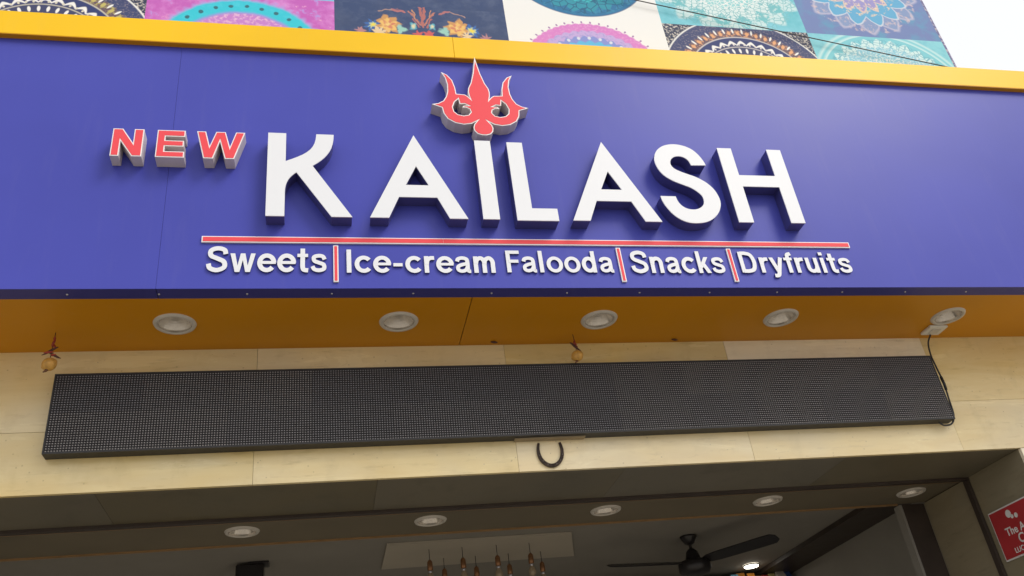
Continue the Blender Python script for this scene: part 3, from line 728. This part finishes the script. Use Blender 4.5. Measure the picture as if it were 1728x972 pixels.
for i, x in enumerate((.70, .885, 1.08, 1.275)):
    pendant(x, 5.10, .060, ['brass pendant lamp in the back row, leftmost', 'brass pendant lamp in the back row, second from left', 'brass pendant lamp in the back row, third from left', 'brass pendant lamp in the back row, rightmost'][i])

# lit lamp and the shelf of packets at the back
ll = thing('round_ceiling_lamp', (2.976, 5.883-2.95, Z_ROOM), 'small round lit ceiling lamp near the back shelf of the shop', 'ceiling lamp')
lathe('housing', [(.056, -.0005), (.056, -.008), (.050, -.010)], M['lamprim'], ll, 28)
lathe('diffuser', [(.050, -.0095), (.048, -.016), (.03, -.020), (0, -.021)], M['lit'], ll, 28)
sh = thing('wall_shelf', (2.6, Y_BACK, 1.095+ZC), 'wooden shelf of packets high on the back wall of the shop', 'shelf')
box('board', (-1.5, .78, -.26, -.002, -.025, 0), plain('shelf_wood', (.22, .13, .07), .5, .15, 8), sh)
for x in (-1.2, 0, .6): box('bracket', (x, x+.02, -.22, -.004, -.14, -.0255), M['dark'], sh)
pcols = [((.55, .48, .2), 'cream'), ((.05, .12, .42), 'dark blue'), ((.10, .32, .22), 'green'), ((.62, .25, .04), 'orange'), ((.5, .07, .05), 'red'), ((.6, .55, .5), 'white'), ((.42, .2, .08), 'brown'), ((.14, .35, .5), 'light blue')]
pm = [plain('packet_'+n.replace(' ', '_'), c, .35, .12, 30) for c, n in pcols]
order = [0, 6, 5, 0, 1, 2, 7, 3, 3, 6, 4, 0, 5, 1]
lab = ['cream packet at the left end of the back shelf', 'brown packet second from the left end of the back shelf', 'white packet third from the left end of the back shelf', 'cream packet just left of the first dark blue packet', 'dark blue packet below the lit ceiling lamp', 'green packet right of the first dark blue packet', 'light blue packet between green and orange packets', 'orange packet right of the light blue packet', 'orange packet left of a brown packet on the shelf', 'brown packet between orange and red packets', 'red packet on the back shelf, only red one', 'cream packet right of the red packet', 'white packet second from the right end of the shelf', 'dark blue packet at the right end of the shelf']
x = 2.50
for i, k in enumerate(order):
    wd = random.uniform(.050, .066); ht = random.uniform(.20, .24)
    bm = bmesh.new(); lv = []
    for z, dd, ww in ((0, .030, .96), (.02, .036, 1), (ht*.8, .030, 1), (ht*.93, .006, .97), (ht, .003, .99)):
        lv.append([bm.verts.new((sx_*wd/2*ww, sy_*dd, z)) for sx_, sy_ in ((-1, -1), (1, -1), (1, 1), (-1, 1))])
    bm.faces.new(lv[0][::-1]); bm.faces.new(lv[-1])
    for a, b in zip(lv, lv[1:]):
        for q in range(4): bm.faces.new((a[q], a[(q+1) % 4], b[(q+1) % 4], b[q]))
    o = from_bm('snack_packet', bm, pm[k]); o.location = (x+wd/2, Y_BACK-.16+random.uniform(-.02, .02), 1.095+ZC+.0005)
    o.rotation_euler = (0, 0, random.uniform(-.12, .12)); tag(o, lab[i], 'packet', 'packets on the back shelf'); x += wd+.004

# ------------------------------------------------------------------ billboard of printed mandala tiles
TW = .9245; BX0 = -1.765; ZR = 3.810+ZC; BY = .30
class Man(NT):
    """flat print drawn in polar coordinates about the tile's own middle (tile width = 1)"""
    def __init__(s, name, bgc, wob=0, cx=0, cz=0):
        super().__init__(name)
        tc = s.n('ShaderNodeTexCoord'); sp = s.n('ShaderNodeSeparateXYZ'); s.t.links.new(tc.outputs['Object'], sp.inputs[0])
        s.x = s.math('DIVIDE', s.math('SUBTRACT', sp.outputs[0], cx*TW), TW); s.z = s.math('DIVIDE', s.math('SUBTRACT', sp.outputs[2], cz*TW), TW)
        if wob:
            tn = s.n('ShaderNodeTexNoise'); s.t.links.new(tc.outputs['Object'], tn.inputs['Vector']); tn.inputs['Scale'].default_value = 17; tn.inputs['Detail'].default_value = 3
            sc_ = s.n('ShaderNodeSeparateXYZ'); s.t.links.new(tn.outputs['Color'], sc_.inputs[0])
            s.x = s.math('MULTIPLY_ADD', s.math('SUBTRACT', sc_.outputs[0], .5), wob, s.x); s.z = s.math('MULTIPLY_ADD', s.math('SUBTRACT', sc_.outputs[1], .5), wob, s.z)
        c = s.n('ShaderNodeCombineXYZ'); s.put(c.inputs[0], s.x); s.put(c.inputs[1], s.z); s.v = c.outputs[0]
        s.r = s.math('SQRT', s.math('ADD', s.math('MULTIPLY', s.x, s.x), s.math('MULTIPLY', s.z, s.z)))
        s.a = s.math('DIVIDE', s.math('ARCTAN2', s.z, s.x), 2*PI)
        s.c = None; s.bgc = bgc; s.col = bgc
    def over(s, mask, col): s.col = s.mix(mask, s.col, col)
    def step(s, v, lo, hi): 
        o = s.n('ShaderNodeMapRange'); s.put(o.inputs[0], v); o.inputs[1].default_value = lo; o.inputs[2].default_value = hi; o.clamp = True
        return o.outputs[0]
    def tri(s, n, ph=0): return s.math('MULTIPLY', s.math('ABSOLUTE', s.math('SUBTRACT', s.math('FRACT', s.math('MULTIPLY_ADD', s.a, n, ph+10)), .5)), 2)
    def disc(s, R, col, n=0, amp=0, ph=0, soft=.004, inner=None, mul=1):
        """petalled disc; inner makes it a ring"""
        rr = s.r if not n else s.math('ADD', s.r, s.math('MULTIPLY', s.math('POWER', s.tri(n, ph), 1.4), amp))
        mk = s.step(rr, R+soft, R-soft)
        if inner is not None: mk = s.math('MULTIPLY', mk, s.step(rr, inner-soft, inner+soft))
        if mul != 1: mk = s.math('MULTIPLY', mk, mul)
        s.over(mk, col)
    def dots(s, R, n, size, col, long=1.0, ph=0):
        da = s.math('MULTIPLY', s.math('SUBTRACT', s.math('FRACT', s.math('MULTIPLY_ADD', s.a, n, ph+10)), .5), 2*PI*R/n)
        dr = s.math('DIVIDE', s.math('SUBTRACT', s.r, R), long)
        d = s.math('SQRT', s.math('ADD', s.math('MULTIPLY', da, da), s.math('MULTIPLY', dr, dr)))
        s.over(s.step(d, size*1.25, size*.8), col)
    def speck(s, scale, col, lo=.5, hi=.6, r0=None, r1=None, mul=1, dist=0):
        v = s.noise(s.v, scale, 5, .65, dist); mk = s.step(v, lo, hi)
        if r0 is not None: mk = s.math('MULTIPLY', mk, s.step(s.r, r0-.006, r0+.006))
        if r1 is not None: mk = s.math('MULTIPLY', mk, s.step(s.r, r1+.006, r1-.006))
        if mul != 1: mk = s.math('MULTIPLY', mk, mul)
        s.over(mk, col)
    def cells(s, scale, col, wd=.06, r0=None, r1=None, mul=1):
        vo = s.n('ShaderNodeTexVoronoi', feature='DISTANCE_TO_EDGE'); s.put(vo.inputs['Vector'], s.v); vo.inputs['Scale'].default_value = scale
        mk = s.step(vo.outputs['Distance'], wd, wd*.4)
        if r0 is not None: mk = s.math('MULTIPLY', mk, s.step(s.r, r0-.006, r0+.006))
        if r1 is not None: mk = s.math('MULTIPLY', mk, s.step(s.r, r1+.006, r1-.006))
        if mul != 1: mk = s.math('MULTIPLY', mk, mul)
        s.over(mk, col)
    def spot(s, x, z, R, col, n=0, amp=0, sq=1.0, soft=.006, mirror=True):
        xx = s.math('ABSOLUTE', s.x) if mirror else s.x
        dx = s.math('SUBTRACT', xx, x); dz = s.math('DIVIDE', s.math('SUBTRACT', s.z, z), sq)
        d = s.math('SQRT', s.math('ADD', s.math('MULTIPLY', dx, dx), s.math('MULTIPLY', dz, dz)))
        if n:
            an = s.math('DIVIDE', s.math('ARCTAN2', dz, dx), 2*PI)
            t = s.math('MULTIPLY', s.math('ABSOLUTE', s.math('SUBTRACT', s.math('FRACT', s.math('MULTIPLY_ADD', an, n, 10)), .5)), 2)
            d = s.math('ADD', d, s.math('MULTIPLY', t, amp))
        s.over(s.step(d, R+soft, R-soft), col)
    def line(s, x0, z0, x1, z1, wd, col):
        """mirrored thin stroke"""
        xx = s.math('ABSOLUTE', s.x); L = math.hypot(x1-x0, z1-z0); ux, uz = (x1-x0)/L, (z1-z0)/L
        px_, pz_ = s.math('SUBTRACT', xx, x0), s.math('SUBTRACT', s.z, z0)
        t = s.math('ADD', s.math('MULTIPLY', px_, ux), s.math('MULTIPLY', pz_, uz)); t = s.math('MINIMUM', s.math('MAXIMUM', t, 0), L)
        ex, ez = s.math('SUBTRACT', px_, s.math('MULTIPLY', t, ux)), s.math('SUBTRACT', pz_, s.math('MULTIPLY', t, uz))
        d = s.math('SQRT', s.math('ADD', s.math('MULTIPLY', ex, ex), s.math('MULTIPLY', ez, ez)))
        s.over(s.step(d, wd*1.3, wd*.6), col)
    def done(s): s.set(s.col, .6, 0, .08); return s.m
W_ = (.78, .79, .78)
def man_dark(name, accent, pale):
    m_ = Man(name, (.045, .055, .10))
    m_.speck(60, (.55, .52, .48), .50, .58); 
    m_.disc(.575, W_); m_.disc(.566, (.060, .075, .17))
    m_.speck(70, (.30, .26, .30), .52, .62, .46, .56, .6)
    m_.disc(.485, (.14, .10, .13), 46, .03); m_.speck(46, accent, .5, .6, .42, .48, .8)
    m_.dots(.452, 46, .011, accent, 1.6); m_.dots(.470, 46, .0065, W_, 3.2, .5)
    m_.disc(.418, pale); m_.disc(.411, (.045, .06, .17))
    m_.disc(.385, W_, 34, .035); m_.disc(.360, (.06, .07, .16), 34, .02); m_.dots(.350, 60, .006, pale, 1.4)
    m_.disc(.332, pale); m_.disc(.326, (.06, .07, .15)); m_.dots(.295, 40, .008, W_, 2.5); m_.disc(.265, accent, 30, .04); m_.disc(.23, (.05, .06, .15)); m_.cells(22, pale, .08, None, .23); m_.disc(.08, accent, 12, .03)
    return m_.done()
mats = {}
mats['dark_gold'] = man_dark('mandala_print_dark_gold', (.50, .45, .16), (.62, .60, .50))
mats['dark_orange'] = man_dark('mandala_print_dark_orange', (.72, .38, .20), (.66, .63, .62))
p = Man('mandala_print_pink', (.50, .13, .48), .018); p.speck(7, (.62, .25, .62), .45, .65); p.speck(14, (.40, .30, .70), .58, .68); p.speck(22, (.70, .35, .60), .6, .7)
p.disc(.475, (.38, .36, .74), 60, .02, soft=.02); p.disc(.457, (.05, .53, .66), soft=.01); p.speck(16, (.10, .60, .74), .5, .7, .37, .45, .6); p.dots(.410, 31, .0125, (.05, .16, .20)); p.disc(.366, (.22, .34, .70), soft=.01); p.disc(.352, (.50, .22, .58), soft=.012); p.speck(40, (.70, .45, .66), .48, .62, None, .35); p.disc(.24, (.06, .42, .60), 20, .03); p.disc(.16, (.50, .2, .5), 14, .03)
mats['pink'] = p.done()
p = Man('flower_print_slate', (.052, .08, .175), .055); p.speck(9, (.085, .115, .21), .45, .65); p.speck(5, (.06, .085, .17), .5, .7)
p.line(0, .33, .01, .52, .006, (.42, .16, .15)); p.line(.01, .35, .07, .46, .006, (.46, .20, .16)); p.line(.04, .40, .05, .47, .004, (.5, .26, .16)); p.line(.10, .45, .17, .475, .007, (.42, .17, .18)); p.line(.17, .475, .25, .44, .005, (.36, .24, .22)); p.line(.02, .33, .055, .40, .005, (.40, .15, .14))
p.spot(.285, .325, .056, (.06, .15, .42), 9, .03); p.spot(.285, .325, .030, (.45, .55, .35), 7, .015); p.spot(.285, .325, .015, (.75, .62, .10))
p.spot(.20, .34, .078, (.55, .30, .13), 7, .035); p.spot(.20, .33, .056, (.74, .48, .17), 6, .025); p.spot(.195, .34, .034, (.58, .22, .14), 5, .02); p.spot(.20, .345, .016, (.76, .56, .22), 5, .006)
p.spot(.125, .305, .038, (.30, .55, .50), 3, .02); p.spot(.055, .335, .028, (.12, .40, .52), 4, .015); p.spot(.055, .335, .011, (.65, .62, .4)); p.spot(.03, .27, .035, (.55, .12, .13), 6, .02); p.spot(.25, .272, .045, (.70, .55, .35), 8, .03); p.spot(.36, .27, .035, (.42, .22, .25), 8, .02)
mats['slate'] = p.done()
p = Man('mandala_print_violet', W_); p.dots(.462, 52, .006, (.35, .2, .40), 1.5); p.disc(.452, (.62, .22, .55), 60, .008); p.speck(50, (.70, .38, .62), .5, .65, .39, .45, .8); p.disc(.392, (.50, .38, .68), 40, .015); p.speck(45, (.30, .30, .60), .5, .6, .33, .39, .7); p.disc(.345, (.23, .28, .62), 36, .02); p.dots(.325, 30, .010, (.62, .66, .76), 1.2); p.disc(.305, (.12, .46, .72), 30, .02); p.disc(.25, (.10, .60, .75)); p.cells(20, W_, .08, None, .25); p.disc(.1, (.5, .2, .5), 12, .03)
mats['violet'] = p.done()
p = Man('mandala_print_teal', W_); p.disc(.487, (.07, .14, .27)); p.disc(.480, (.035, .17, .34)); p.speck(20, (.05, .26, .42), .5, .65, .40, .47); p.disc(.445, (.04, .28, .38), 24, .04); p.cells(17, (.03, .12, .22), .07, .3, .46, .9); p.disc(.36, (.05, .42, .47), 24, .03); p.cells(24, (.03, .16, .25), .08, None, .36, .8); p.disc(.18, (.1, .5, .55), 12, .05)
mats['teal'] = p.done()
p = Man('mandala_print_aqua_lace', (.22, .56, .66)); p.speck(3, (.12, .46, .54), .45, .65); p.disc(.575, (.52, .70, .72), 18, .11, soft=.012); p.cells(26, (.18, .46, .50), .10, .36, .56, .8); p.disc(.50, (.16, .48, .52), 18, .08, .5, soft=.01); p.speck(34, (.60, .72, .72), .50, .62, .34, .5); p.disc(.44, (.62, .74, .74), 18, .07); p.cells(34, (.20, .46, .50), .09, .2, .44); p.disc(.33, (.30, .60, .62), 24, .04); p.cells(40, W_, .1, None, .33); p.disc(.12, (.1, .4, .45), 10, .04)
mats['lace'] = p.done()
p = Man('mandala_print_lotus', (.16, .22, .44), .02); p.speck(4, (.12, .30, .48), .48, .62); p.disc(.475, (.44, .44, .58), 14, .10, soft=.012); p.disc(.455, (.22, .30, .50), 14, .10, soft=.008); p.speck(24, (.60, .48, .50), .52, .64, .34, .46, .9); p.disc(.40, (.52, .58, .68), 14, .09, .5); p.disc(.385, (.12, .38, .60), 14, .09, .5); p.disc(.27, (.60, .48, .46), 14, .07); p.disc(.25, (.30, .28, .55), 14, .07); p.speck(30, (.72, .58, .42), .52, .62, .1, .3); p.disc(.16, (.66, .60, .62), 14, .06, .5); p.disc(.14, (.5, .28, .36), 14, .06, .5); p.disc(.06, (.75, .66, .4), 10, .02)
mats['lotus'] = p.done()
p = Man('mandala_print_pale_aqua', (.24, .58, .66)); p.speck(10, (.18, .50, .60), .45, .65); p.disc(.565, (.50, .72, .74), soft=.01); p.disc(.548, (.20, .55, .63), soft=.008); p.disc(.525, (.52, .73, .75), soft=.01); p.disc(.51, (.20, .54, .62)); p.disc(.485, (.56, .74, .75), 30, .05); p.cells(30, (.14, .40, .50), .09, .36, .48, .9); p.disc(.42, (.24, .52, .64), 30, .03); p.speck(60, (.62, .74, .76), .48, .6, .28, .42); p.disc(.30, (.30, .6, .68), 20, .04); p.cells(40, W_, .1, None, .3)
mats['pale_aqua'] = p.done()
bb = thing('mandala_billboard', (0, BY, 2.885+ZC), 'printed billboard of colourful mandala tiles standing above the yellow trim', 'billboard')
lower = ['dark_gold', 'pink', 'slate', 'violet', 'dark_orange', 'pale_aqua']; upper = ['teal', 'lace', 'slate', 'teal', 'lace', 'lotus']
for row, names in enumerate((lower, upper)):
    for c, nm in enumerate(names):
        bm = bmesh.new(); box_bm(bm, -TW/2, TW/2, -.003, 0, -TW/2, TW/2)
        o = from_bm('mandala_tile', bm, mats[nm], bb); o.location = (BX0+TW*(c+.5), 0, TW*(row+.5))
        o['label'] = {'dark_gold': 'dark tile with gold and white mandala', 'pink': 'pink tile with dotted cyan ring', 'slate': 'slate tile with ochre and blue flowers', 'violet': 'white tile with pink and violet mandala', 'dark_orange': 'dark tile with orange and white mandala', 'pale_aqua': 'pale aqua lace tile', 'teal': 'white tile with teal mandala', 'lace': 'aqua tile with white lace petals', 'lotus': 'slate blue tile with lotus petals'}[nm]
edge = Man('billboard_edge_print', (.16, .16, .30)); edge.speck(30, (.5, .45, .5), .5, .6)
box('edge_strip', (BX0+TW*6+.0005, BX0+TW*6+.016, -.003, 0, 0, 2*TW), edge.done(), bb)
box('back_board', (BX0-.01, BX0+TW*6+.014, .0005, .03, 0, 2*TW+.01), M['backing'], bb)
for x in (BX0+.4, BX0+2.2, BX0+4.0, BX0+5.2): box('support_post', (x, x+.05, .031, .08, -.14, 2*TW), M['backing'], bb)

# thin cable crossing in front of the billboard
pts = []
A, Bp = Vector((-1.75, .275, 4.79+ZC)), Vector((3.785, .275, 3.548+ZC))
for i in range(25):
    t = i/24; q = A.lerp(Bp, t); q.z -= .03*math.sin(PI*t); pts.append(q)
tag(tube('overhead_cable', pts, .0032, M['wire'], None, 6), 'thin dark cable sloping down across the mandala billboard', 'cable')
